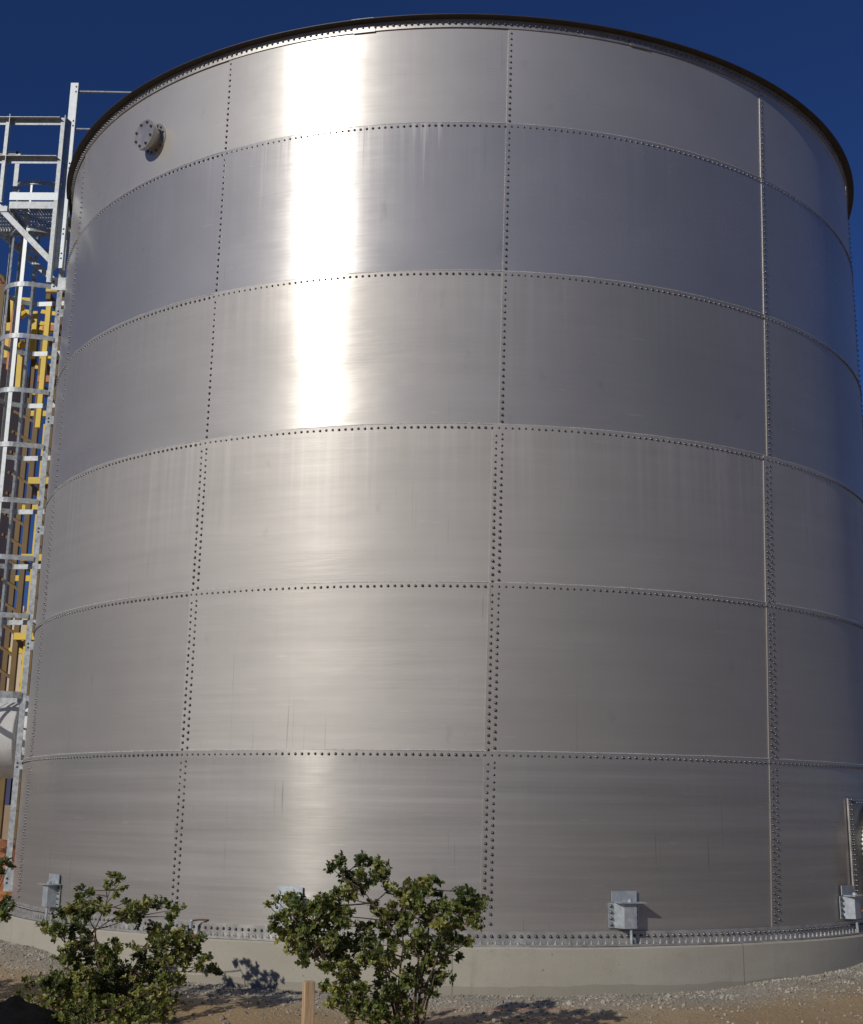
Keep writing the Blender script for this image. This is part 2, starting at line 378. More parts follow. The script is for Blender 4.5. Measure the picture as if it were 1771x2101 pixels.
def leaf_mat(name, ca, cb, cc):
    m, nt_, o = newmat(name); N = NT(nt_)
    at_ = N.n('ShaderNodeAttribute'); at_.attribute_name = 'tint'
    col = N.ramp(at_.outputs['Fac'], [(0.0, ca), (0.55, cb), (0.9, cc), (1.0, (0.20, 0.09, 0.035))])
    p = N.n('ShaderNodeBsdfPrincipled'); N.l(col, p.inputs['Base Color']); p.inputs['Roughness'].default_value = 0.42
    t = N.n('ShaderNodeBsdfTranslucent'); N.l(N.mix(0.5, col, (0.12, 0.16, 0.02)), t.inputs['Color'])
    mx = N.n('ShaderNodeMixShader'); mx.inputs[0].default_value = 0.3
    N.l(p.outputs[0], mx.inputs[1]); N.l(t.outputs[0], mx.inputs[2]); N.l(mx.outputs[0], o.inputs[0]); return m
M_leaf = leaf_mat('shrub_leaf', (0.055, 0.085, 0.025), (0.19, 0.22, 0.05), (0.38, 0.36, 0.09))

# ------------------------------------------------------------------ ground
def gh(x, y):
    r = math.hypot(x, y); az = abs(math.degrees(math.atan2(x, -y)))
    side = min(1.0, (az / 47.0) ** 2) * 0.135
    side *= max(0.0, min(1.0, (8.6 - r) / 3.2))
    bank = 0.03 * max(0.0, min(1.0, (5.5 - r) / 0.5))
    n = noise.noise(Vector((x * 0.9, y * 0.9, 0))) * 0.035 + noise.noise(Vector((x * 3.1, y * 3.1, 4))) * 0.012
    n *= min(1, 14 / max(r, 1))
    return -0.505 + side + bank + n
g = MB(); radii = [4.7]
while radii[-1] < 1500: radii.append(radii[-1] * (1.008 if radii[-1] < 9 else 1.06 if radii[-1] < 40 else 1.35))
NA = 360
for r in radii:
    for k in range(NA):
        a = 2 * math.pi * k / NA; p = cyl_p(a, r, 0); p.z = gh(p.x, p.y); g.v.append(tuple(p))
for i in range(len(radii) - 1):
    for k in range(NA):
        k2 = (k + 1) % NA; g.f.append((i * NA + k, (i + 1) * NA + k, (i + 1) * NA + k2, i * NA + k2))
tag(orient(g.build('ground', M_ground, smooth=True)), kind='structure')

# loose stones: nobody could count them
rs = random.Random(3); st = MB()
ICO = [Vector(v).normalized() for v in ((1, 0, 0), (-1, 0, 0), (0, 1, 0), (0, -1, 0), (0, 0, 1), (0, 0, -1), (1, 1, 1), (-1, 1, 1), (1, -1, 1), (-1, -1, 1))]
def stone(c, s, q):
    ax = Vector((q.uniform(-1, 1), q.uniform(-1, 1), q.uniform(-1, 1))).normalized()
    rot = Matrix.Rotation(q.uniform(0, 6.28), 3, ax); sc = (q.uniform(.7, 1.3), q.uniform(.6, 1.0), q.uniform(.35, .7))
    vs = []
    for z, r in ((-.8, .55), (0, 1), (.7, .6)):
        n = 5
        for k in range(n):
            a = 2 * math.pi * (k + .3 * z) / n; rr = r * q.uniform(.75, 1.15)
            vs.append(Vector((math.cos(a) * rr * sc[0], math.sin(a) * rr * sc[1], z * sc[2] * q.uniform(.8, 1.1))))
    vs = [c + rot @ (v * s) for v in vs]; fs = [(4, 3, 2, 1, 0), (10, 11, 12, 13, 14)]
    for i in range(2):
        for k in range(5): k2 = (k + 1) % 5; fs.append((i * 5 + k, i * 5 + k2, i * 5 + 5 + k2, i * 5 + 5 + k))
    st.add(vs, fs)
for i in range(9000):
    a = R_(rs.uniform(-72, 62)); r = 4.92 + abs(rs.gauss(0, 0.36)) if rs.random() < .74 else rs.uniform(4.95, 8.6)
    p = cyl_p(a, r, 0); s = rs.choice((.005, .006, .008, .009, .012, .016)) * rs.uniform(.8, 1.25)
    if r < 4.93 + s: r = 4.93 + s; p = cyl_p(a, r, 0)
    p.z = gh(p.x, p.y) + s * 0.15; stone(p, s, rs)
for i in range(110):
    a = R_(rs.uniform(-65, 60)); r = rs.uniform(5.0, 8.2); p = cyl_p(a, r, 0); s = rs.uniform(.018, .034); p.z = gh(p.x, p.y) + s * .2; stone(p, s, rs)
tag(st.build('gravel', M_stone), kind='stuff', label='loose crushed gravel and stones along the foot of the concrete ring', cat='gravel')

# ------------------------------------------------------------------ foundation ring
RC = RAD + 0.15; fb = MB(); fuv = []
prof = [(RC, -0.75), (RC, -0.118), (RC - 0.012, -0.106), (RAD - 0.35, -0.106), (RAD - 0.35, -0.75)]
NF = 480
for k in range(NF):
    a = 2 * math.pi * k / NF - math.pi
    for j, (r, z) in enumerate(prof):
        w = noise.noise(Vector((a * 6, 0, 0))) * 0.004 + noise.noise(Vector((a * 40, 3, 0))) * 0.0015 if j < 3 else 0
        fb.v.append(tuple(cyl_p(a, r + w, z + (w if j in (1, 2) else 0)))); fuv.append((a * RC, z + (r - RC) * (0 if j < 2 else 1)))
for k in range(NF):
    k2 = (k + 1) % NF
    if k2 == 0: continue
    for j in range(5):
        j2 = (j + 1) % 5; fb.f.append((k * 5 + j, k * 5 + j2, k2 * 5 + j2, k2 * 5 + j))
fo = fb.build('foundation_ring', M_conc, uvs=fuv)
orient(fo); tag(fo, 'low curved concrete ring foundation under the steel tank', 'foundation')

# ------------------------------------------------------------------ the tank
tank = empty('storage_tank', (0, 0, 0), 'huge round stainless steel tank of bolted curved sheets with a dark rim', 'storage tank')
UPS = [-60.9, -28.02, 4.70, 37.36, 69.8]; LOS = [-61.1, -28.2, 4.44, 37.0, 69.0]
SKEW = [0.19, 0.12, 0.29, 0.56, 0.4] + [0.0] * 6        # the columns of plates were not set quite plumb: degrees per metre
def full(s):
    rest = 360 - (s[-1] - s[0]); n = 6
    return s + [s[-1] + rest * (i + 1) / (n + 1) for i in range(n)]
UPS, LOS = full(UPS), full(LOS)
TH = 0.007
for c in range(6):
    seams = LOS if c < 3 else UPS
    z0, z1 = COURSE_Z[c] - (0.02 if c else 0.09), COURSE_Z[c + 1] + (0.032 if c < 5 else 0.05)
    edge = R_((0.055 if c < 3 else 0.026) / RAD * 180 / math.pi)
    for k in range(11):
        def A0(z, k=k): return R_(seams[k] + SKEW[k] * (z - 4.14)) - edge
        def A1(z, k=k): return R_(seams[(k + 1) % 11] + SKEW[(k + 1) % 11] * (z - 4.14) + (360 if k == 10 else 0)) + 0.006
        nseg = 40 if k < 4 or k == 10 else 16; b = MB(); uvs = []
        nz = 2
        for j in range(nz + 1):
            v = j / nz; z = z0 + (z1 - z0) * v
            for i in range(nseg + 1):
                u = i / nseg; a = A0(z) + (A1(z) - A0(z)) * u
                b.v.append(tuple(cyl_p(a, RAD + 0.002 + TH * (1 - u) + TH * v, z))); uvs.append(((a if a < math.pi * 1.2 else a - 2 * math.pi) * RAD, z))
        for j in range(nz):
            for i in range(nseg):
                q = j * (nseg + 1) + i; b.f.append((q, q + 1, q + nseg + 2, q + nseg + 1))
        nmain = len(b.f)
        # cut edges of the sheet: top edge and left edge, with their own vertices
        o1 = len(b.v)
        for i in range(nseg + 1):
            u = i / nseg; a = A0(z1) + (A1(z1) - A0(z1)) * u; rr = RAD + 0.002 + TH * (1 - u) + TH
            b.v.append(tuple(cyl_p(a, rr, z1))); b.v.append(tuple(cyl_p(a, rr - TH, z1))); uvs += [(a * RAD, z1)] * 2
        for i in range(nseg): b.f.append((o1 + 2 * i, o1 + 2 * i + 2, o1 + 2 * i + 3, o1 + 2 * i + 1))
        o2 = len(b.v)
        for j in (0, 1):
            z = z0 if j == 0 else z1; rr = RAD + 0.002 + TH + TH * j
            a0 = A0(z); b.v.append(tuple(cyl_p(a0, rr, z))); b.v.append(tuple(cyl_p(a0, rr - TH, z))); uvs += [(a0 * RAD, z)] * 2
        b.f.append((o2, o2 + 2, o2 + 3, o2 + 1))
        po = b.build('wall_sheet', steelm[c], tank, uvs=uvs)
        po.data.polygons.foreach_set('use_smooth', [i < nmain for i in range(len(po.data.polygons))])

# sealant beads squeezed out along every lap
M_seal = simple('grey_sealant', (0.50, 0.49, 0.46), 0.5, 0.2, 0.3, 40)
for c in range(5):
    b = MB(); fr = [2 * math.pi * k / 480 for k in range(480)]; zz = COURSE_Z[c + 1] + 0.032
    def bead(i, fr=fr, zz=zz):
        w = noise.noise(Vector((math.cos(fr[i]) * 30, math.sin(fr[i]) * 30, zz))) * .0022; q = .0048 + w
        return [cyl_p(fr[i], RAD + .009 + q * math.cos(a), zz + .002 + w + q * math.sin(a)) for a in (-1.57, -.6, .3, 1.2, 2.1, 3.4)]
    b.sweep(fr, bead, True); orient(b.build('sealant_bead', M_seal, tank, smooth=True))

# rim stiffener: rolled angle, its flat leg pointing outwards on top
ZR = 7.950; r0 = RAD + 0.017
def ring_profile(mb, prof, a0=-math.pi, a1=math.pi, n=360, closed=True):
    steps = range(n) if closed else range(n + 1)
    fr = [a0 + (a1 - a0) * k / n for k in steps]
    mb.sweep(fr, lambda i: [cyl_p(fr[i], r, z) for r, z in prof], closed)
rb = MB(); ring_profile(rb, [(r0, ZR), (r0 + .008, ZR), (r0 + .008, ZR + .083), (r0, ZR + .083)])
rim = orient(rb.build('rim_angle', M_rim, tank))
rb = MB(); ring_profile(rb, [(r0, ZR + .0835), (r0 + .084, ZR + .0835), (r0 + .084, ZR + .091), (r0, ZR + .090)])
orient(rb.build('rim_flange', M_rim_shade, rim))
for px in (748, 1340):
    w = at(px, 60, -4.7); a = math.atan2(w.x, -w.y); sp = MB()
    ring_profile(sp, [(r0 + .0085, ZR - .008), (r0 + .0125, ZR - .008), (r0 + .0125, ZR + .0615), (r0 + .0085, ZR + .0615)], a - .022, a + .022, 6, False)
    ring_profile(sp, [(r0 + .01, ZR + .0915), (r0 + .080, ZR + .0915), (r0 + .080, ZR + .095), (r0 + .01, ZR + .095)], a - .022, a + .022, 6, False)
    orient(sp.build('splice_plate', M_rim, rim))
# base angle bolted to the shell and anchored on the concrete
bb = MB(); q0 = RAD + 0.012
ring_profile(bb, [(q0, 0.0), (q0 + .009, 0.0), (q0 + .009, -.090), (q0 + .095, -.090), (q0 + .095, -.1045), (q0, -.1045)])
base_angle = orient(bb.build('base_angle', M_angle, tank))

# bolts
bolts = []
A_LO, A_HI = R_(-100), R_(95)
for k, z in list(enumerate(COURSE_Z))[1:6]:
    n = int((A_HI - A_LO) * RAD / 0.0575)
    for i in range(n): bolts.append((A_LO + i * 0.0575 / RAD, z, RAD + 0.004 + TH, .0100, .0135))
for i in range(int((A_HI - A_LO) * RAD / 0.0575)): bolts.append((A_LO + i * 0.0575 / RAD, ZR + .036, r0 + .008, .0105, .016))
for i in range(int((A_HI - A_LO) * RAD / 0.0575)): bolts.append((A_LO + i * 0.0575 / RAD, -.036, q0 + .009, .0105, .016))
for c in range(6):
    z0, z1 = COURSE_Z[c], COURSE_Z[c + 1]
    for si, sdeg in enumerate(LOS if c < 3 else UPS):
        a = R_((sdeg + 180) % 360 - 180); sk = R_(SKEW[si])
        if not A_LO < a < A_HI: continue
        n = 24; dz = (z1 - z0) / n
        zs = [z0 + dz * (i + 1) for i in range(n - 1)]
        if c == 5: n = 17; dz = (z1 - z0) / n; zs = [z0 + dz * (i + 1) for i in range(n - 1)]
        for i, z in enumerate(zs):
            if c < 3:
                bolts.append((a + sk * (z - 4.14) + .0265 / RAD, z + (dz / 4 if 0 < i < len(zs) - 1 else 0), RAD + 0.002 + TH * 1.4, .0100, .0135))
                bolts.append((a + sk * (z - 4.14) - .0265 / RAD, z - dz / 4, RAD + 0.002 + TH * 1.4, .0100, .0135))
            else: bolts.append((a + sk * (z - 4.14), z, RAD + 0.002 + TH * 1.4, .0100, .0135))
bolts = [(cyl_p(a, r, z), out(a), s, h) for a, z, r, s, h in bolts]
bolts.sort(key=lambda t: (t[0] - CAM).length / t[2])
rj = random.Random(5)
for i, (p, n_, s, h) in enumerate(bolts[:100]):
    b = MB(); b.dome(p, n_, s, h, 10); b.build('bolt', M_bolt, tank, smooth=True)
b = MB()
for p, n_, s, h in bolts[100:]:
    nn = (n_ + Vector((rj.uniform(-.06, .06), rj.uniform(-.06, .06), rj.uniform(-.06, .06)))).normalized()
    b.dome(p + Vector((0, 0, rj.uniform(-.0015, .0015))), nn, s * rj.uniform(.95, 1.06), h * rj.uniform(.85, 1.12), 7)
tag(b.build('bolts', M_bolt, tank, smooth=True), kind='stuff')
# anchor nuts with their stud ends on the flat leg
b = MB(); n = int((A_HI - A_LO) * RAD / 0.0575)
for i in range(n):
    a = A_LO + (i + .5) * 0.0575 / RAD; p = cyl_p(a, q0 + .058, -.090)
    b.tube([p, p + Vector((0, 0, .014))], .012, 6); b.tube([p + Vector((0, 0, .013)), p + Vector((0, 0, .026 + (i % 3) * .003))], .006, 6)
tag(b.build('anchor_nuts', M_angle, tank), kind='stuff')
# dark sealing strip between base angle and concrete
b = MB(); ring_profile(b, [(q0 + .03, -.1046), (q0 + .105, -.1046), (q0 + .105, -.1085), (q0 + .03, -.1085)])
orient(b.build('sealing_strip', M_dark, tank))

# ------------------------------------------------------------------ nozzle near the top left
def nozzle():
    a = R_(-39.6); zc = 7.40; n_ = out(a); t_ = tan(a); up_ = Vector((0, 0, 1)); c0 = cyl_p(a, RAD + 0.006, zc)
    t = empty('blind_nozzle', c0, 'short flanged pipe stub with a bolted cover high on the tank wall', 'nozzle')
    def disc(mb, o0, o1, r, n=32): mb.tube([c0 + n_ * o0, c0 + n_ * o1], r, n)
    b = MB(); disc(b, -0.02, 0.012, .168); orient(b.build('wall_flange', M_rim, t))
    b = MB(); disc(b, 0.012, .10, .10); orient(b.build('neck', M_rim, t))
    b = MB(); disc(b, .10, .122, .155); orient(b.build('flange', M_rim, t))
    b = MB(); disc(b, .1225, .145, .155); bf = orient(b.build('cover', M_rim, t))
    for k in range(8):
        q = 2 * math.pi * (k + .5) / 8; d = t_ * math.cos(q) + up_ * math.sin(q)
        b = MB(); b.dome(c0 + n_ * .145 + d * .124, n_, .014, .02, 6); b.build('bolt', M_bolt, bf)
    for k in range(12):
        q = 2 * math.pi * (k + .5) / 12; d = t_ * math.cos(q) + up_ * math.sin(q)
        b = MB(); b.dome(c0 + n_ * .012 + d * .138, n_, .012, .016, 6); b.build('bolt', M_bolt, t)
nozzle()

# ------------------------------------------------------------------ anchor brackets
def bracket(az, label, zc=0.120):
    a = R_(az); n_, t_, u = out(a), tan(a), Vector((0, 0, 1)); c0 = cyl_p(a, RAD + 0.022, zc)
    r = empty('anchor_bracket', c0, label, 'bracket', 'anchor brackets round the foot of the tank')
    P = lambda s, d, z: c0 + t_ * s + n_ * d + u * z
    H = .095; w = .006
    pr = [(-.135, 0), (-.082, 0), (-.035, .088), (.070, .088), (.076, 0), (.128, 0)]
    b = MB(); outer = pr; inner = []
    import itertools
    pts = [Vector((x, y)) for x, y in pr]
    for i, p in enumerate(pts):
        ds = []
        if i > 0: ds.append((p - pts[i - 1]).normalized())
        if i < len(pts) - 1: ds.append((pts[i + 1] - p).normalized())
        nn = Vector((0, 0))
        for d in ds: nn += Vector((d.y, -d.x))
        nn.normalize(); inner.append(p + nn * w)
    for z0, z1 in ((-H, H),):
        sec = pts + inner[::-1]; n = len(sec)
        vs = [P(p.x, p.y, z) for z in (z0, z1) for p in sec]
        fs = [tuple(range(n))[::-1], tuple(range(n, 2 * n))] + [(k, (k + 1) % n, n + (k + 1) % n, n + k) for k in range(n)]
        m = len(pts)
        fs = fs[2:]
        for k in range(m - 1):
            fs.append((k, k + 1, n - 2 - k, n - 1 - k)); fs.append((n + k, n + k + 1, 2 * n - 2 - k, 2 * n - 1 - k))
        b.add(vs, fs)
    orient(b.build('stirrup_plate', M_galv_box, r))
    for s in (-.110, .103):
        for k in range(4):
            b = MB(); b.dome(P(s, .003, -.069 + k * .046), n_, .0105, .014, 8); b.build('bolt', M_bolt, r, smooth=True)
    b = MB()   # angle iron lying across the top
    b.box(P(.03, .062, H + .004), t_ * .23, n_ * .12, u * .007)
    b.box(P(.0, .006, H + .0485), t_ * .215, n_ * .007, u * .082)
    orient(b.build('top_angle', M_galv_box, r))
    b = MB(); b.tube([P(.03, .058, H + .03), P(.03, .060, H), P(.03, .062, -H), P(.03, .068, -.106 - zc)], .0115, 10)
    rod = orient(b.build('anchor_rod', M_galv, r, smooth=False))
    b = MB(); b.tube([P(.03, .060, H + .008), P(.03, .060, H + .026)], .021, 6); orient(b.build('nut', M_galv, r))
    return r
bracket(-49.0, 'galvanized anchor bracket at the far left of the tank foot, seen nearly edge on')
bracket(-15.6, 'galvanized anchor bracket half hidden behind the middle shrub')
bracket(16.5, 'galvanized anchor bracket standing in full view right of the tank centre')
bracket(47.2, 'brightly lit anchor bracket at the right edge beside the hatch')

# bent pipe at the tank foot
pa = cyl_p(R_(-25.6), RAD + .11, -.106); b = MB()
b.tube([pa, pa + Vector((0, 0, .10)), pa + Vector((0, 0, .118)), pa + Vector((.012, 0, .126))], .014, 10)
pp = orient(b.build('pipe_stub', M_galv_box)); tag(pp, 'short grey pipe stub with a rusty bar at its top, by the tank foot', 'pipe')
b = MB(); b.tube([pa + Vector((.006, 0, .124)), pa + Vector((.06, .03, .130)), pa + Vector((.13, .045, .128))], .007, 8); b.build('rusty_bar', M_rust, pp)

# ------------------------------------------------------------------ access hatch at the right edge
def hatch():
    a0, a1 = R_(48.7), R_(62.2); z0, z1 = .18, 1.06
    t = empty('access_hatch', cyl_p((a0 + a1) / 2, RAD, z0), 'bolted manhole with thick frame plate at the right edge of the tank', 'hatch')
    b = MB(); ring_profile(b, [(RAD + .018, z0), (RAD + .034, z0), (RAD + .034, z1), (RAD + .018, z1)], a0, a1, 24, False)
    orient(b.build('frame_plate', M_angle, t))
    am = (a0 + a1) / 2; zc = (z0 + z1) / 2; c0 = cyl_p(am, RAD + .02, zc); n_, t_, u = out(am), tan(am), Vector((0, 0, 1))
    b = MB(); b.tube([c0, c0 + n_ * .26], .33, 48); orient(b.build('neck', M_rim, t, smooth=False))
    b = MB(); b.tube([c0 + n_ * .045, c0 + n_ * .068], .43, 56); wf = orient(b.build('wall_flange', M_galv, t))
    for k in range(36):
        q = 2 * math.pi * k / 36; b = MB(); b.dome(c0 + n_ * .068 + (t_ * math.cos(q) + u * math.sin(q)) * .405, n_, .012, .022, 6); b.build('bolt', M_bolt, wf)
    b = MB(); b.tube([c0 + n_ * .26, c0 + n_ * .30], .41, 48); cv = orient(b.build('cover', M_angle, t))
    for k in range(28):
        q = 2 * math.pi * k / 28; b = MB(); b.dome(c0 + n_ * .30 + (t_ * math.cos(q) + u * math.sin(q)) * .375, n_, .014, .022, 6); b.build('bolt', M_bolt, cv)
    for k in range(20):
        b = MB(); b.dome(cyl_p(a0 + .032 / RAD, RAD + .034, z0 + .03 + k * .0442), out(a0), .0105, .03, 7); b.build('bolt', M_bolt, t, smooth=True)
    for k in range(10):
        aa = a0 + .09 / RAD + k * .0575 / RAD; b = MB(); b.dome(cyl_p(aa, RAD + .034, z1 - .035), out(aa), .0105, .03, 7); b.build('bolt', M_bolt, t, smooth=True)
hatch()
w = cyl_p(R_(47.6), RAD + .085, .045); b = MB(); e = cyl_p(R_(53.5), RAD + .30, .52)
pts = [w + (e - w) * (k / 10) - Vector((0, 0, .05 * math.sin(math.pi * k / 10))) for k in range(11)]; b.tube(pts, .006, 6)
tag(b.build('cord', M_cord), 'orange cord tied to the right-hand anchor bracket', 'cord')
b = MB(); pts = []
for k in range(22):
    a = R_(-1 + k * .5); p = cyl_p(a, 5.40 + .008 * math.sin(k * .9), 0); p.z = gh(p.x, p.y) + .014; pts.append(p)
b.tube(pts, .0015, 5); tag(b.build('string_line', M_cord), 'thin orange string lying on the gravel below the tank', 'string')

# ------------------------------------------------------------------ caged ladder
UPV = Vector((0, 0, 1))
def ladder():
    aN, aF = R_(-81.2), R_(-86.4); rl = RAD + .135
    N0, F0 = cyl_p(aN, rl, 0), cyl_p(aF, rl, 0); mid = (N0 + F0) / 2
    along = (F0 - N0).normalized(); o_ = Vector((-along.y, along.x, 0))
    if o_.dot(mid) < 0: o_ = -o_
    t = empty('caged_ladder', Vector((mid.x, mid.y, 0)), 'tall galvanized ladder with round safety cage fixed to the left side of the tank', 'ladder')
    ztop = at(128, 420, N0.y).z
    for p, nm in ((N0, 'rail'), (F0, 'rail')):
        b = MB(); b.box(p + UPV * (ztop / 2 + .02), along * .012, o_ * .062, UPV * ztop)
        orient(b.build(nm, M_galv, t))
    nr = int(ztop / .3); 
    for k in range(nr):
        z = .25 + .3 * k; b = MB(); b.tube([N0 + UPV * z, F0 + UPV * z], .012, 8); b.build('rung', M_galv, t)
    # stand-off plates between the near rail and the shell
    for py, hh in ((642, .10), (862, .10), (1088, .10), (1325, .10), (1570, .10), (1808, .22)):
        z = at(105, py, N0.y).z
        for p in (N0, F0):
            b = MB(); b.box(p + UPV * z - o_ * .065, along * .014 , o_ * .19, UPV * hh); sp = orient(b.build('standoff_plate', M_galv, t))
            if p is N0:
                for dz in (-.022, .022):
                    c = MB(); c.dome(p + UPV * (z + dz) - along * .0075 + o_ * .0, -along, .010, .012, 6); c.build('bolt', M_bolt, sp)
    C0 = mid + o_ * .38; rc = .325
    def hoop_pts(z, r=rc, c=C0):
        pts = [N0 + o_ * .02 - along * .02, N0 + o_ * .10 - along * (r - .225) * .5]
        a0 = math.atan2((-along).y, (-along).x); 
        for k in range(25):
            q = math.pi * (-0.02 + 1.04 * k / 24)
            d = -along * math.cos(q) + o_ * math.sin(q); pts.append(c + d * r)
        pts += [F0 + o_ * .10 + along * (r - .225) * .5, F0 + o_ * .02 + along * .02]
        return [p.to_3d() + UPV * z for p in pts]
    def flat(mb, pts, c, hh=.058, tt=.006):
        L = len(pts)
        def pr(i):
            p = pts[i]; d = (pts[min(i + 1, L - 1)] - pts[max(0, i - 1)]); d.z = 0; d.normalize(); nn = Vector((d.y, -d.x, 0))
            return [p + nn * tt / 2 - UPV * hh / 2, p + nn * tt / 2 + UPV * hh / 2, p - nn * tt / 2 + UPV * hh / 2, p - nn * tt / 2 - UPV * hh / 2]
        mb.sweep(pts, pr)
    zs = [at(x, y, N0.y).z for x, y in ((118, 480), (112, 592), (105, 697), (95, 807), (86, 918), (76, 1031), (66, 1147), (55, 1265))]
    for z in zs:
        b = MB(); flat(b, hoop_pts(z), C0); orient(b.build('hoop', M_galv, t))
    zb = at(46, 1427, N0.y).z
    b = MB(); flat(b, hoop_pts(zb, .40, mid + o_ * .43), C0, .075); orient(b.build('hoop', M_galv, t))
    zc = at(125, 385, N0.y).z
    b = MB(); flat(b, hoop_pts(zc), C0); orient(b.build('hoop', M_galv, t))
    for q in (12, 48, 90, 132, 168):
        q = R_(q); d = -along * math.cos(q) + o_ * math.sin(q); tn = along * math.sin(q) + o_ * math.cos(q)
        p = C0 + d * (rc - .008); b = MB(); pts = [(p, zc), (p, zs[-1])]
        b.box(p + UPV * (zc + zs[-1]) / 2, d * .006, tn * .048, UPV * (zc - zs[-1] + .06))
        pb = mid + o_ * .43 + d * (.40 - .008)
        b.bar(p + UPV * (zs[-1] - .03), pb + UPV * zb, .048, .006, d)
        orient(b.build('cage_strap', M_galv, t))
ladder()

# ------------------------------------------------------------------ platform at the top of the ladder
def platform():
    YF, YB = -1.12, -.42
    t0 = at(128, 545, YF)
    t = empty('access_platform', (t0.x, YF, t0.z), 'galvanized maintenance platform with guard rails beside the tank top', 'platform')
    X = Vector((1, 0, 0)); Y = Vector((0, 1, 0)); Z = UPV
    zf = at(120, 420, YF).z
    pB = at(146, 170, YF); pA = at(135, 250, YF); xB = at(133, 550, YF).x
    def post(x, y, z0, z1, leg=.07, dx=-1, dy=1, nm='post', m=M_galv):
        b = MB(); b.angle((x, y, z0), (x, y, z1), leg, .008, (dx, 0, 0), (0, dy, 0)); return orient(b.build(nm, m, t))
    def rail(a, b_, leg=.065, d1=(0, 0, 1), d2=(0, 1, 0), nm='guard_rail'):
        b = MB(); b.angle(a, b_, leg, .007, d1, d2); return orient(b.build(nm, M_galv, t))
    ztop, zlow = at(146, 170, YF).z, at(132, 550, YF).z
    xr = at(149, 300, YF).x
    # channel post nearest the tank, standing tall
    b = MB(); b.box((xr - .045, YF, (ztop + zlow) / 2), X * .09, Y * .008, Z * (ztop - zlow)); b.box((xr, YF + .032, (ztop + zlow) / 2), X * .010, Y * .07, Z * (ztop - zlow))
    ch = orient(b.build('channel_post', M_galv_box, t))
    for py in (178, 188, 248, 258, 335, 345, 470, 480, 520, 530):
        z = at(150, py, YF).z; b = MB(); b.dome((xr - .02, YF - .004, z), (0, -1, 0), .010, .012, 6); b.build('bolt', M_bolt, ch)
    xa = at(138, 250, YF).x; za1 = at(138, 243, YF).z; za0 = at(108, 580, YF).z
    post(xa, YF - .012, za0, za1, .07, -1, -1)
    # back post
    post(xr + .03, YB, za0 + .4, ztop - 1.0, .06, -1, 1)
    xl = at(25, 245, YF).x
    post(xl, YF - .012, at(8, 416, YF).z, at(25, 240, YF).z, .065, -1, -1)
    xm = xl - .95; post(xm, YF - .012, zf, za1, .065)
    for y in (YB,): post(xl - .9, y, zf, za1, .06)
    zr1, zr2 = at(70, 250, YF).z - .0, at(70, 329, YF).z
    for z in (zr1, zr2):
        rail((xm, YF - .002, z + .03), (xa - .07, YF - .002, z + .03), .075, (0, 0, -1), (0, -1, 0))
    # rails along the back of the platform
    for z in (zr1, zr2): rail((xm - .3, YB, z), (xl - .55, YB, z), .06, (0, 0, -1), (0, -1, 0))
    # two short struts from the tall post across to the tank top
    for py in (185, 262):
        z = at(152, py, YF).z; b = MB(); b.tube([(xr, YF + .03, z), (xr + 2.2, YF + .10, z)], .014, 8); b.build('handrail', M_galv, t)
    # toe board, deck frame and grating
    x0 = at(20, 415, YF).x; x1 = at(122, 418, YF).x
    b = MB(); b.box(((x0 + x1) / 2, YF - .02, zf + .10), X * (x1 - x0), Y * .006, Z * .10); orient(b.build('toe_board', M_galv_box, t))
    b = MB(); b.box(((x0 + x1) / 2, YF - .006, zf - .01), X * (x1 - x0), Y * .008, Z * .09); orient(b.build('deck_beam', M_galv, t))
    b = MB(); b.box(((x0 + x1) / 2 - .3, YB, zf - .03), X * (x1 - x0 + .7), Y * .01, Z * .12); orient(b.build('deck_beam', M_galv, t))
    b = MB(); b.box((x0 - .62, YF - .006, zf - .06), X * 1.2, Y * .01, Z * .07); orient(b.build('deck_beam', M_galv, t))
    xs = x0 + .01
    b = MB(); n = 34
    for k in range(n):
        x = x0 - .55 + (x1 - x0 + .55) * k / (n - 1)
        if k % 1 == 0: b.box((x, (YF + YB) / 2 + .0, zf - .015), X * .005, Y * (YB - YF - .03), Z * .03)
    for k in range(7):
        y = YF + .05 + (YB - YF - .1) * k / 6; b.box(((x0 + x1) / 2 - .27, y, zf - .004), X * (x1 - x0 + .54), Y * .005, Z * .008)
    b.build('grating', M_galv_box, t)
    for x in (x0, x1 - .02):
        b = MB(); b.box((x, (YF + YB) / 2, zf - .01), X * .008, Y * (YB - YF - .02), Z * .10); orient(b.build('side_beam', M_galv, t))
    # diagonal braces
    for Yk, (p0, p1) in ((YF, ((-60, 372), (112, 552))), (YB, ((-60, 430), (108, 580)))):
        a = at(p0[0], p0[1], Yk); c = at(p1[0], p1[1], Yk); b = MB(); b.angle(a, c, .068, .007, (.7, 0, .7), (0, 1, 0)); orient(b.build('brace', M_galv, t))
    # gusset where everything meets the shell
    g0 = at(106, 572, YF); g1 = at(138, 592, YF)
    b = MB(); b.box(((g0.x + g1.x) / 2, YF + .01, (g0.z + g1.z) / 2), X * (g1.x - g0.x), Y * .012, Z * .16); gs = orient(b.build('gusset', M_galv, t))
    b = MB(); b.bar(((g0.x + g1.x) / 2, YF + .016, g0.z - .04), (g1.x + .05, YF + .36, g0.z - .04), .012, .16); orient(b.build('bracket_arm', M_galv, t))
    for dx in (.03, ):
        for dz in (-.03, .03):
            b = MB(); b.dome((g0.x + dx, YF + .004, (g0.z + g1.z) / 2 + dz), (0, -1, 0), .012, .014, 6); b.build('bolt', M_bolt, gs)
    # small loop rail on the left
    a = at(37, 312, YF + .35); d = at(32, 408, YF + .35)
    b = MB(); b.box(((a.x + d.x) / 2, YF + .35, (a.z + d.z) / 2), X * .055, Y * .05, Z * (a.z - d.z)); b.box((a.x - .12, YF + .35, a.z - .02), X * .26, Y * .05, Z * .05)
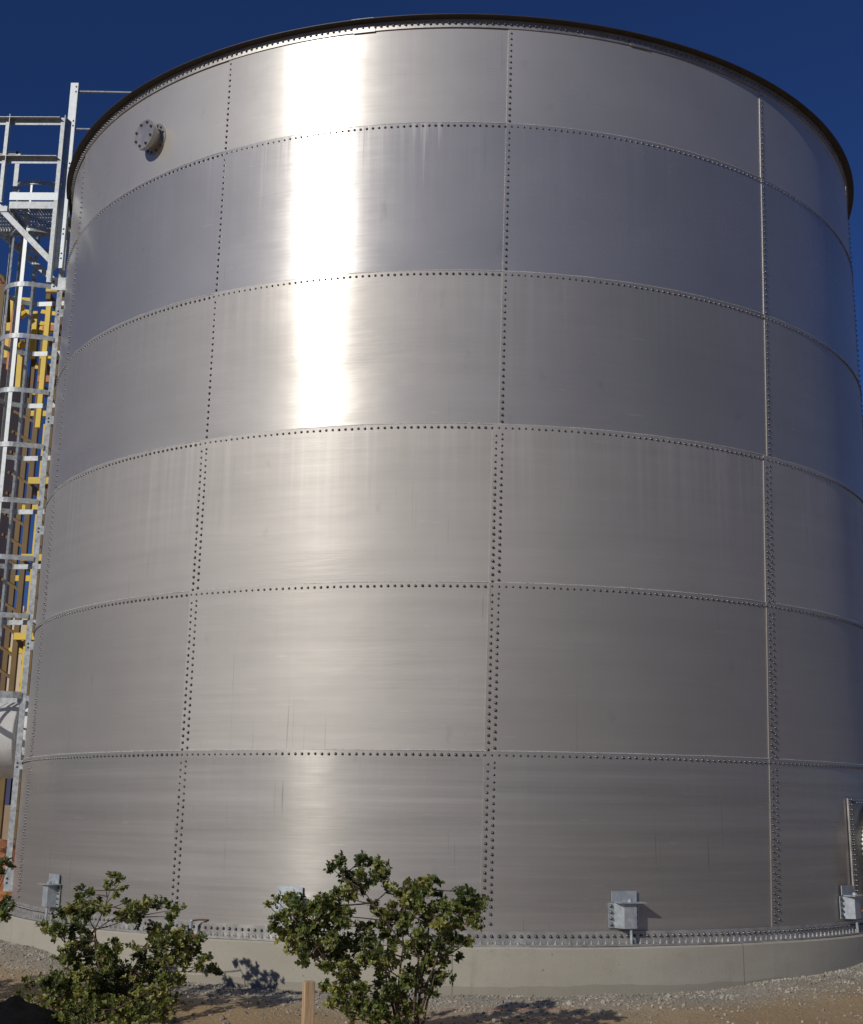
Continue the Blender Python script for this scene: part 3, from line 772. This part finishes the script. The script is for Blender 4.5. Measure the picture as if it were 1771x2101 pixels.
    orient(b.build('loop_rail', M_galv, t))
platform()

# ------------------------------------------------------------------ white jacketed duct behind the ladder
def duct():
    zc = at(20, 1512, .35).z; t = empty('insulated_duct', (-5.6, .35, zc), 'big white round jacketed duct behind the ladder, low on the left', 'duct')
    b = MB(); n = 48; ring = []
    for x, r in ((-8.0, .485), (-6.4, .49), (-6.39, .486), (-5.15, .485), (-5.13, .47)):
        ring.append([(x, .35 + r * math.cos(2 * math.pi * k / n), zc + r * math.sin(2 * math.pi * k / n)) for k in range(n)])
    b.sweep(ring, lambda i: ring[i]); orient(b.build('jacket', M_white, t, smooth=True))
    b = MB(); b.tube([(-5.13, .35, zc), (-4.7, .35, zc)], .40, 40); orient(b.build('neck', M_white, t))
    b = MB(); b.tube([(-4.94, .35, zc), (-4.90, .35, zc)], .50, 40); fl = orient(b.build('flange', M_galv, t))
    for k in range(24):
        q = 2 * math.pi * k / 24; c = MB(); p = Vector((-4.94, .35 + .455 * math.cos(q), zc + .455 * math.sin(q))); c.dome(p, (-1, 0, 0), .017, .05, 6); c.build('bolt', M_bolt, fl)
duct()

# ------------------------------------------------------------------ yard behind: tower, silo, building, containers
def tower():
    Y0, Y1 = 9.0, 11.2; base = at(58, 1050, Y0)
    t = empty('yellow_tower', (base.x, Y0, -.5), 'yellow steel stair tower with shade-coloured members beyond the ladder', 'tower')
    xa = at(58, 1050, Y0).x; xb = at(89, 1050, Y0).x; xc = at(-40, 1050, Y0).x
    zt = at(100, 585, Y0).z
    for x, y, m, z in ((xa, Y0, M_yellow_shade, at(60, 700, Y0).z), (xb, Y0, M_yellow_shade, zt), (xc, Y0, M_yellow_shade, zt), (xc, Y1, M_yellow_shade, zt)):
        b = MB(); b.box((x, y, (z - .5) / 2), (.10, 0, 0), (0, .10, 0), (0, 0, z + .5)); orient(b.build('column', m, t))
    b = MB(); x = at(84, 770, Y0 - .4).x; z0, z1 = at(75, 890, Y0).z, at(92, 640, Y0).z
    b.box((x + .04, Y0 - .4, (z0 + z1) / 2), (.095, 0, 0), (0, .10, 0), (0, 0, z1 - z0)); orient(b.build('column', M_yellow, t))
    for py, m in ((598, M_yellow), (678, M_orange), (735, M_yellow), (782, M_orange), (990, M_yellow), (1147, M_yellow), (1308, M_yellow)):
        z = at(90, py, Y0).z; b = MB(); b.box(((xa + xb) / 2 + .35, Y0 - .12, z), (1.0, 0, 0), (0, .09, 0), (0, 0, .13)); orient(b.build('beam', m, t))
        b = MB(); b.box(((xa + xc) / 2, Y1, z), (xa - xc, 0, 0), (0, .09, 0), (0, 0, .12)); orient(b.build('beam', M_yellow, t))
        b = MB(); b.box((xa, (Y0 + Y1) / 2, z - .1), (.09, 0, 0), (0, Y1 - Y0, 0), (0, 0, .12)); orient(b.build('beam', M_yellow_shade, t))
    for py in (628, 662, 652):
        z = at(70, py, Y0).z; b = MB(); b.bar((xa - .2, Y0 + .3, z), (xb, Y0 + .1, z - .15), .06, .08); b.build('beam', M_yellow, t)
    z = at(60, 1440, Y0).z; zz = at(60, 860, Y0).z; k = 0
    while z < zz:
        b = MB(); b.bar((xa, Y0, z), (xa - .55, Y0 + .25, z + .32), .05, .05); b.bar((xb, Y0, z + .2), (xb - .0 + .35, Y0 + .25, z - .1), .05, .05); b.build('stair_tread', M_yellow_shade, t); z += .42; k += 1
    for dx in (.16, -.62):
        b = MB(); b.box((xa + dx, Y0 + .02, at(60, 1150, Y0).z), (.035, 0, 0), (0, .035, 0), (0, 0, 5.5)); b.build('handrail', M_yellow, t)
    b = MB(); b.box((xa + .1, Y0 + .5, at(34, 1380, Y0).z), (.20, 0, 0), (0, .2, 0), (0, 0, 1.4)); orient(b.build('guard_panel', M_yellow, t))
tower()
def gooseneck():
    a = [at(x, y, 10) for x, y in ((-70, 640), (-60, 590), (-35, 562), (-10, 560), (6, 570), (15, 592), (16, 660))]
    b = MB(); b.tube(a, .055, 12); o = b.build('gooseneck_pipe', M_yellow_shade, smooth=True); tag(o, 'curved gooseneck pipe in shade-darkened yellow at the far left against the sky', 'pipe')
    q = at(10, 598, 9.5); b = MB(); b.tube([q - Vector((.12, 0, .25)), q + Vector((-.12, 0, .2))], .09, 12); b.tube([q - Vector((.12, 0, .2)), q - Vector((.12, 0, .28))], .2, 12)
    v = orient(b.build('relief_valve', M_orange, None)); tag(v, 'small orange red valve beside the yellow tower top', 'valve')
gooseneck()
def pump_column():
    # mid-height clutter between the tower columns: a second yellow frame with a red riser
    p0, p1 = at(22, 760, 10.5), at(34, 640, 10.5); b = MB(); b.tube([p0, p1], .10, 12)
    o = orient(b.build('riser_pipe', M_orange)); tag(o, 'reddish vertical riser pipe seen through the cage', 'pipe')
    t = empty('yellow_railing', at(10, 900, 11), 'yellow hand rail frame on top of the brown silo', 'frame')
    for x, y0, y1 in ((3, 660, 720), (19, 610, 680), (14, 690, 735), (37, 720, 800), (66, 640, 735)):
        a, c = at(x, y1, 11), at(x + (y1 - y0) * .08, y0, 11); b = MB(); b.bar(a, c, .11, .11, (0, 1, 0)); orient(b.build('upright', M_yellow, t))
    for x0, x1, y in ((-20, 34, 652), (28, 66, 615), (40, 66, 640), (24, 52, 700)):
        b = MB(); b.bar(at(x0, y, 11.05), at(x1, y + 3, 11.05), .08, .12); orient(b.build('cross_bar', M_yellow_shade if y == 700 else M_yellow, t))
    for x, y in ((43, 632), (48, 645), (35, 712), (45, 708)):
        c = at(x, y, 10.8); b = MB(); b.tube([c - Vector((.06, 0, .05)), c + Vector((.06, 0, .05))], .07, 8); orient(b.build('clamp', M_yellow, t))
pump_column()
def silo():
    e = at(44, 870, 16); r = 1.9; cx = e.x - r; zt = at(20, 735, 16).z
    t = empty('brown_silo', (cx, 16, -.5), 'brown grey weathered silo standing behind the safety cage', 'silo')
    b = MB(); b.tube([(cx, 16, -.5), (cx, 16, zt - .5)], r, 48); orient(b.build('shell', M_silo, t, smooth=False))
    b = MB(); b.tube([(cx, 16, zt - .5), (cx, 16, zt), (cx, 16, zt + .25)], [r + .05, r * .8, .4], 48); orient(b.build('roof', M_silo, t))
silo()
b = MB(); p0, p1 = at(-150, 1262, 22), at(200, 1262, 22)
bt = empty('cream_building', ((p0.x + p1.x) / 2, 24, -.5), 'plain cream industrial building far behind the ladder', 'building')
b.box(((p0.x + p1.x) / 2, 25, (p0.z - .5) / 2), (p1.x - p0.x, 0, 0), (0, 6, 0), (0, 0, p0.z + .5)); orient(b.build('wall', M_cream, bt))
b = MB(); b.box(((p0.x + p1.x) / 2, 25, p0.z + .06), (p1.x - p0.x + .2, 0, 0), (0, 6.2, 0), (0, 0, .12)); orient(b.build('roof_edge', M_wall, bt))
rr_ = random.Random(11)
for k in range(7):
    x = p0.x + (p1.x - p0.x) * (k + .5) / 7; b = MB(); b.tube([(x, 23, p0.z + .12), (x, 23, p0.z + rr_.uniform(.3, .6))], .07, 8); b.build('roof_vent', M_galv, bt)
def container(x0, x1, m, nm, label):
    z0, z1 = at(20, 1652, 14).z, at(20, 1575, 14).z; t = empty('container', ((x0 + x1) / 2, 14.6, z0), label, 'container')
    b = MB(); b.box(((x0 + x1) / 2, 14.8, (z0 + z1) / 2), (x1 - x0, 0, 0), (0, 1.6, 0), (0, 0, z1 - z0)); bd = orient(b.build('body', m, t))
    b = MB(); n = int((x1 - x0) / .14)
    for k in range(n): b.box((x0 + .07 + .14 * k, 13.985, (z0 + z1) / 2), (.06, 0, 0), (0, .03, 0), (0, 0, z1 - z0 - .1))
    b.build('side_ribs', m, t)
xk = at(24, 1610, 14).x
container(xk + .02, xk + 2.2, M_red, 'red', 'red painted steel bin behind the ladder foot')
container(xk - .95, xk - .02, M_navy, 'navy', 'navy blue painted steel bin left of the red one')
b = MB(); z0, z1 = -.5, at(20, 1652, 10).z; b.box((at(20, 1652, 10).x, 10, (z0 + z1) / 2), (6, 0, 0), (0, .3, 0), (0, 0, z1 - z0)); tag(orient(b.build('block_wall', M_wall)), 'low tan block wall behind the ladder foot', 'wall')
b = MB(); b.box((at(20, 1652, 10).x, 15, at(20, 1652, 14).z - .15), (6, 0, 0), (0, 4, 0), (0, 0, .28)); tag(orient(b.build('loading_slab', M_wall)), 'raised concrete slab under the painted bins', 'slab')
# orange soil heap
def heap():
    c = at(2, 1740, 4.5); b = MB(); n = 40; vs = []; h = at(2, 1698, 4.5).z + .5
    for i in range(n + 1):
        for j in range(n + 1):
            u, v = i / n * 2 - 1, j / n * 2 - 1; d = math.hypot(u, v); z = max(0, 1 - d) ** .8 * h
            z += noise.noise(Vector((u * 5, v * 5, 1))) * .12 * (d < 1) + noise.noise(Vector((u * 14, v * 14, 1))) * .05 * (d < 1)
            b.v.append((c.x - .4 + u * 2.4, 4.8 + v * 2.0, -.54 + z))
    for i in range(n):
        for j in range(n): q = i * (n + 1) + j; b.f.append((q, q + n + 1, q + n + 2, q + 1))
    tag(b.build('soil_heap', simple('orange_soil', (0.42, 0.17, 0.07), .95, 0, .45, 9, .02), smooth=False), 'heap of orange soil behind the ladder foot', 'soil')
heap()

# ------------------------------------------------------------------ wooden stake
def stake():
    top = at(634, 2013, -9.2); b = MB(); w = .048; rot = Matrix.Rotation(R_(24), 3, 'Z')
    x, y = rot @ Vector((w, 0, 0)), rot @ Vector((0, w * .8, 0)); zb = gh(top.x, top.y) - .05
    b.box((top.x, top.y, (top.z + zb) / 2), x, y, (0, 0, top.z - zb))
    o = orient(b.build('survey_stake', M_wood)); tag(o, 'square pale wooden stake driven upright beside the middle shrub', 'stake')
    bv = o.modifiers.new('bevel', 'BEVEL'); bv.width = .0025; bv.segments = 2
stake()

# ------------------------------------------------------------------ shrubs
CENTRE = """703,1770,18 679,1781,14 741,1764,18 771,1775,25 785,1789,20 714,1794,22 739,1792,18 758,1805,22 730,1822,26 714,1835,22 779,1808,20 687,1827,7
801,1819,14 818,1833,18 845,1822,24 872,1813,24 891,1811,16 861,1841,28 828,1849,20 899,1838,16 959,1830,20 943,1835,18 964,1854,32 986,1857,20 948,1876,34
921,1868,26 973,1892,22 894,1871,24 902,1892,24 866,1868,22 875,1890,20 839,1865,18 798,1857,12 769,1860,14 785,1881,24 807,1887,28 834,1892,22 793,1914,26
763,1895,14 567,1846,12 589,1849,18 613,1849,20 594,1871,26 575,1892,22 619,1876,24 649,1860,22 671,1854,26 692,1860,26 703,1881,26 676,1887,30 649,1892,28
709,1903,18 586,1917,22 611,1909,26 638,1920,28 605,1941,22 630,1947,24 622,1969,18 654,1958,28 676,1930,26 709,1936,28 736,1941,24 671,1985,22 692,1974,26
717,1985,24 750,1966,28 771,1947,22 774,1979,20 793,1966,28 785,1993,18 807,1941,20 839,1947,24 867,1947,26 899,1941,28 926,1930,24 954,1936,20 943,1963,12
907,1971,22 921,2004,16 875,1979,26 894,2007,20 853,1996,22 834,2018,24 867,2028,26 888,2039,14 812,2028,24 785,2018,18 853,2067,14 861,2077,12 820,2050,20
671,2023,16 692,2031,18 703,2007,18 730,2042,22 752,2028,18 771,2053,22 676,2064,14 709,2067,18 736,2067,18 785,2075,20 717,2091,14 766,2096,18 793,2047,20
550,1855,6 700,2050,24 745,2060,24 790,2080,26 835,2075,22 760,2085,24 720,2010,26 815,2100,20 760,1925,22 824,1915,20 860,1920,24 930,1905,24 740,1905,16 560,1905,12 690,1955,24"""
LEFT = """232,1798,14 224,1814,12 245,1806,12 255,1824,8 237,1835,9 261,1850,9 167,1827,14 162,1837,10 188,1837,14 198,1850,12 172,1856,20 151,1869,20 130,1876,18
162,1882,22 188,1874,18 216,1869,14 250,1876,16 271,1869,22 292,1858,20 313,1853,16 334,1853,14 349,1863,10 276,1887,20 255,1889,14 365,1866,14 355,1882,14
352,1897,10 89,1900,12 104,1908,18 123,1903,18 141,1918,16 120,1921,14 162,1903,20 180,1923,14 146,1947,20 167,1942,22 183,1950,22 130,1963,20 156,1970,26
193,1963,26 214,1955,22 235,1960,20 224,1976,26 243,1944,10 271,1944,12 235,1929,10 313,1910,18 336,1913,22 318,1929,18 344,1934,24 370,1921,24 391,1929,22
412,1926,16 375,1944,26 402,1949,18 323,1955,22 287,1963,18 300,1981,24 329,1981,26 357,1970,26 386,1970,22 422,1968,16 433,1989,16 448,1996,10 407,1983,14
40,2040,12 62,2052,14 30,2075,12 80,2075,16 52,2009,10 65,2022,12 89,2012,16 112,2002,18 90,2042,18 110,2028,26 141,2012,28 172,2007,30 209,2002,30 245,2002,30 276,2012,28 308,2012,28 339,2012,24
370,2012,18 108,2062,24 136,2043,30 172,2043,32 209,2038,32 245,2038,32 282,2046,30 323,2041,24 347,2054,22 125,2090,20 150,2080,28 183,2075,30 224,2075,30
261,2075,30 300,2080,26 339,2080,24 170,2105,26 230,2110,28 290,2110,26"""
rnd = random.Random(21)
crand = random.Random(77)
EDGE = [(rnd_x, rnd_y, r) for rnd_x, rnd_y, r in ((8, 1770, 14), (19, 1776, 9), (4, 1792, 12), (12, 1850, 14), (24, 1862, 9), (4, 1872, 16), (12, 1882, 10), (-12, 1780, 22), (-18, 1860, 24))]
for k in range(70):
    a = crand.uniform(0, 6.28); q = math.sqrt(crand.random()); EDGE.append((-150 + 128 * q * math.cos(a), 1915 + 125 * q * math.sin(a), crand.uniform(18, 30)))
def parse(s): return [tuple(float(v) for v in c.split(',')) for c in s.split()]

def shrub(clusters, bx, Y0, depth, label, dens, seed, leaf_len=.030):
    q = random.Random(seed); base = Vector((at(bx, 2060, Y0).x, Y0, 0)); base.z = gh(base.x, base.y) - .02
    root = empty('shrub', base, label, 'shrub', 'leafy shrubs in front of the tank')
    cl = []
    cx = sum(c[0] for c in clusters) / len(clusters); hw = max(abs(c[0] - cx) for c in clusters)
    for x, y, r in clusters:
        sp = math.sqrt(max(.05, 1 - ((x - cx) / hw) ** 2)) * depth
        sp *= .45 + .55 * min(1, max(0, (y - 1760) / 160))
        Y = Y0 + q.uniform(-sp, sp); p = at(x, y, Y)
        if p.z < gh(p.x, p.y) + .06:
            for _ in range(30):
                Y -= .06; p = at(x, y, Y)
                if p.z > gh(p.x, p.y) + .06: break
            # foliage that would sink into the ground hangs nearer the viewer instead
        rw = r / FPX * (Y - CAM.y); cl.append((p, rw))
    # stems: a few leaders, then branches to every leaf cluster
    sb = MB(); leaders = []
    K = 11
    for k in range(K):
        c = q.choice(cl)[0]; tip = base.lerp(c, .62) + Vector((0, 0, .05)); b0 = base + Vector((q.uniform(-.05, .05), q.uniform(-.05, .05), 0))
        mid = b0.lerp(tip, .5) + Vector((q.uniform(-.05, .05), q.uniform(-.05, .05), .06))
        pts = [b0 * (1 - t) ** 2 + mid * 2 * t * (1 - t) + tip * t * t for t in [i / 8 for i in range(9)]]
        for p in pts[1:]: p += Vector((q.gauss(0, .006), q.gauss(0, .006), 0))
        sb.tube(pts, [.013 - .0085 * i / 8 for i in range(9)], 6); leaders.append(pts)
    allp = [(p, l) for l in leaders for p in l[3:]]
    for c, rw in cl:
        cand = [p for p, l in allp if p.z < c.z + .02] or [l[0] for l in leaders]
        s = min(cand, key=lambda p: (p - c).length + q.uniform(0, .05))
        m = s.lerp(c, .5) + Vector((q.uniform(-.04, .04), q.uniform(-.04, .04), -.02 + q.uniform(-.02, .04)))
        pts = [s * (1 - t) ** 2 + m * 2 * t * (1 - t) + c * t * t for t in [i / 6 for i in range(7)]]
        sb.tube(pts, [.0052 - .0032 * i / 6 for i in range(7)], 5)
        if q.random() < .75: allp.append((pts[3], None)); allp.append((pts[4], None))
    # leaves: folded blades on short twigs inside every cluster
    lb = MB(); tints = []
    for c, rw in cl:
        ntw = max(5, int(dens * (rw / .08) ** 2 * 24)); ctint = q.gauss(0.42, .2)
        for t_ in range(ntw):
            d = Vector((q.gauss(0, 1), q.gauss(0, 1), q.gauss(.35, .8))).normalized(); e = c + d * rw * q.uniform(.25, 1.0) ** .8
            e.y = c.y + (e.y - c.y) * 1.25
            sb.tube([c.lerp(e, .15), e], [.0018, .0010], 3, cap=False)
            nl = q.randint(5, 8)
            ax = (d + Vector((0, 0, .5)) + Vector((q.gauss(0, .3), q.gauss(0, .3), q.gauss(0, .2)))).normalized()
            s1 = ax.cross(Vector((q.random(), q.random(), q.random()))).normalized(); s2 = ax.cross(s1)
            for k in range(nl):
                an = k * 2.4 + q.uniform(-.4, .4); o_ = s1 * math.cos(an) + s2 * math.sin(an)
                ld = (o_ * q.uniform(.6, 1.1) + ax * q.uniform(.3, 1.0)).normalized()
                L = leaf_len * q.uniform(.65, 1.25); W = L * q.uniform(.56, .74)
                sd = ld.cross(ax);
                if sd.length < 1e-3: continue
                sd.normalize(); nrm = sd.cross(ld).normalized()
                p0 = e - ax * .030 * (k / nl) ; fold = .13 * W
                pm = p0 + ld * L * .5 - nrm * 0; pt = p0 + ld * L - nrm * L * .14
                l1 = p0 + ld * L * .34 + sd * W * .5 + nrm * fold; r1 = p0 + ld * L * .34 - sd * W * .5 + nrm * fold
                l2 = p0 + ld * L * .74 + sd * W * .42 + nrm * fold * .5; r2 = p0 + ld * L * .74 - sd * W * .42 + nrm * fold * .5
                lb.add([p0, l1, l2, pt, r2, r1, pm], [(0, 6, 1), (1, 6, 2), (2, 6, 3), (0, 5, 6), (5, 4, 6), (4, 3, 6)])
                tv = min(.88, max(.02, ctint + q.gauss(0, .17)))
                if q.random() < .035: tv = q.uniform(.9, 1.0)
                tints += [tv] * 7
    so = sb.build('stems', M_bark, root, smooth=True)
    lo = lb.build('foliage', M_leaf, root)
    a = lo.data.attributes.new('tint', 'FLOAT', 'POINT'); a.data.foreach_set('value', tints)
    print(label, 'leaves', len(tints) // 7)
shrub(parse(CENTRE), 840, -6.95, .40, 'tall vase shaped shrub in the middle, beside the wooden stake', 1.0, 5)
shrub(parse(LEFT), 235, -5.75, .36, 'bushy shrub at lower left with one thin tall shoot', 1.0, 9)
shrub(EDGE, -150, -5.7, .40, 'shrub cut off by the left edge, only branch tips showing', .9, 13)

# lumpy near-black mound beside the left shrub, filling a dark patch there
def dark_mound():
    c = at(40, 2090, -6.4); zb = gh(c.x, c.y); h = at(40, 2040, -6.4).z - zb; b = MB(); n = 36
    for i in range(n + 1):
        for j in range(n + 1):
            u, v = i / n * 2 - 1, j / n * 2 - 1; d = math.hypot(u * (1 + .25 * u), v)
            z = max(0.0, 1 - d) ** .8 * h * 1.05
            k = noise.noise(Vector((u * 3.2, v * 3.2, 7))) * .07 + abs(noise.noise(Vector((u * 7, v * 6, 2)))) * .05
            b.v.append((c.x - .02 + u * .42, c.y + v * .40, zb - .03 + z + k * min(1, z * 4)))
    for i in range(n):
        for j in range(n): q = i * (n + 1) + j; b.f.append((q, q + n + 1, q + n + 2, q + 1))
    o = b.build('black_mound', M_black, smooth=True)
    tag(o, 'low lumpy black mound beside the lower left shrub', 'plastic sheet')
dark_mound()
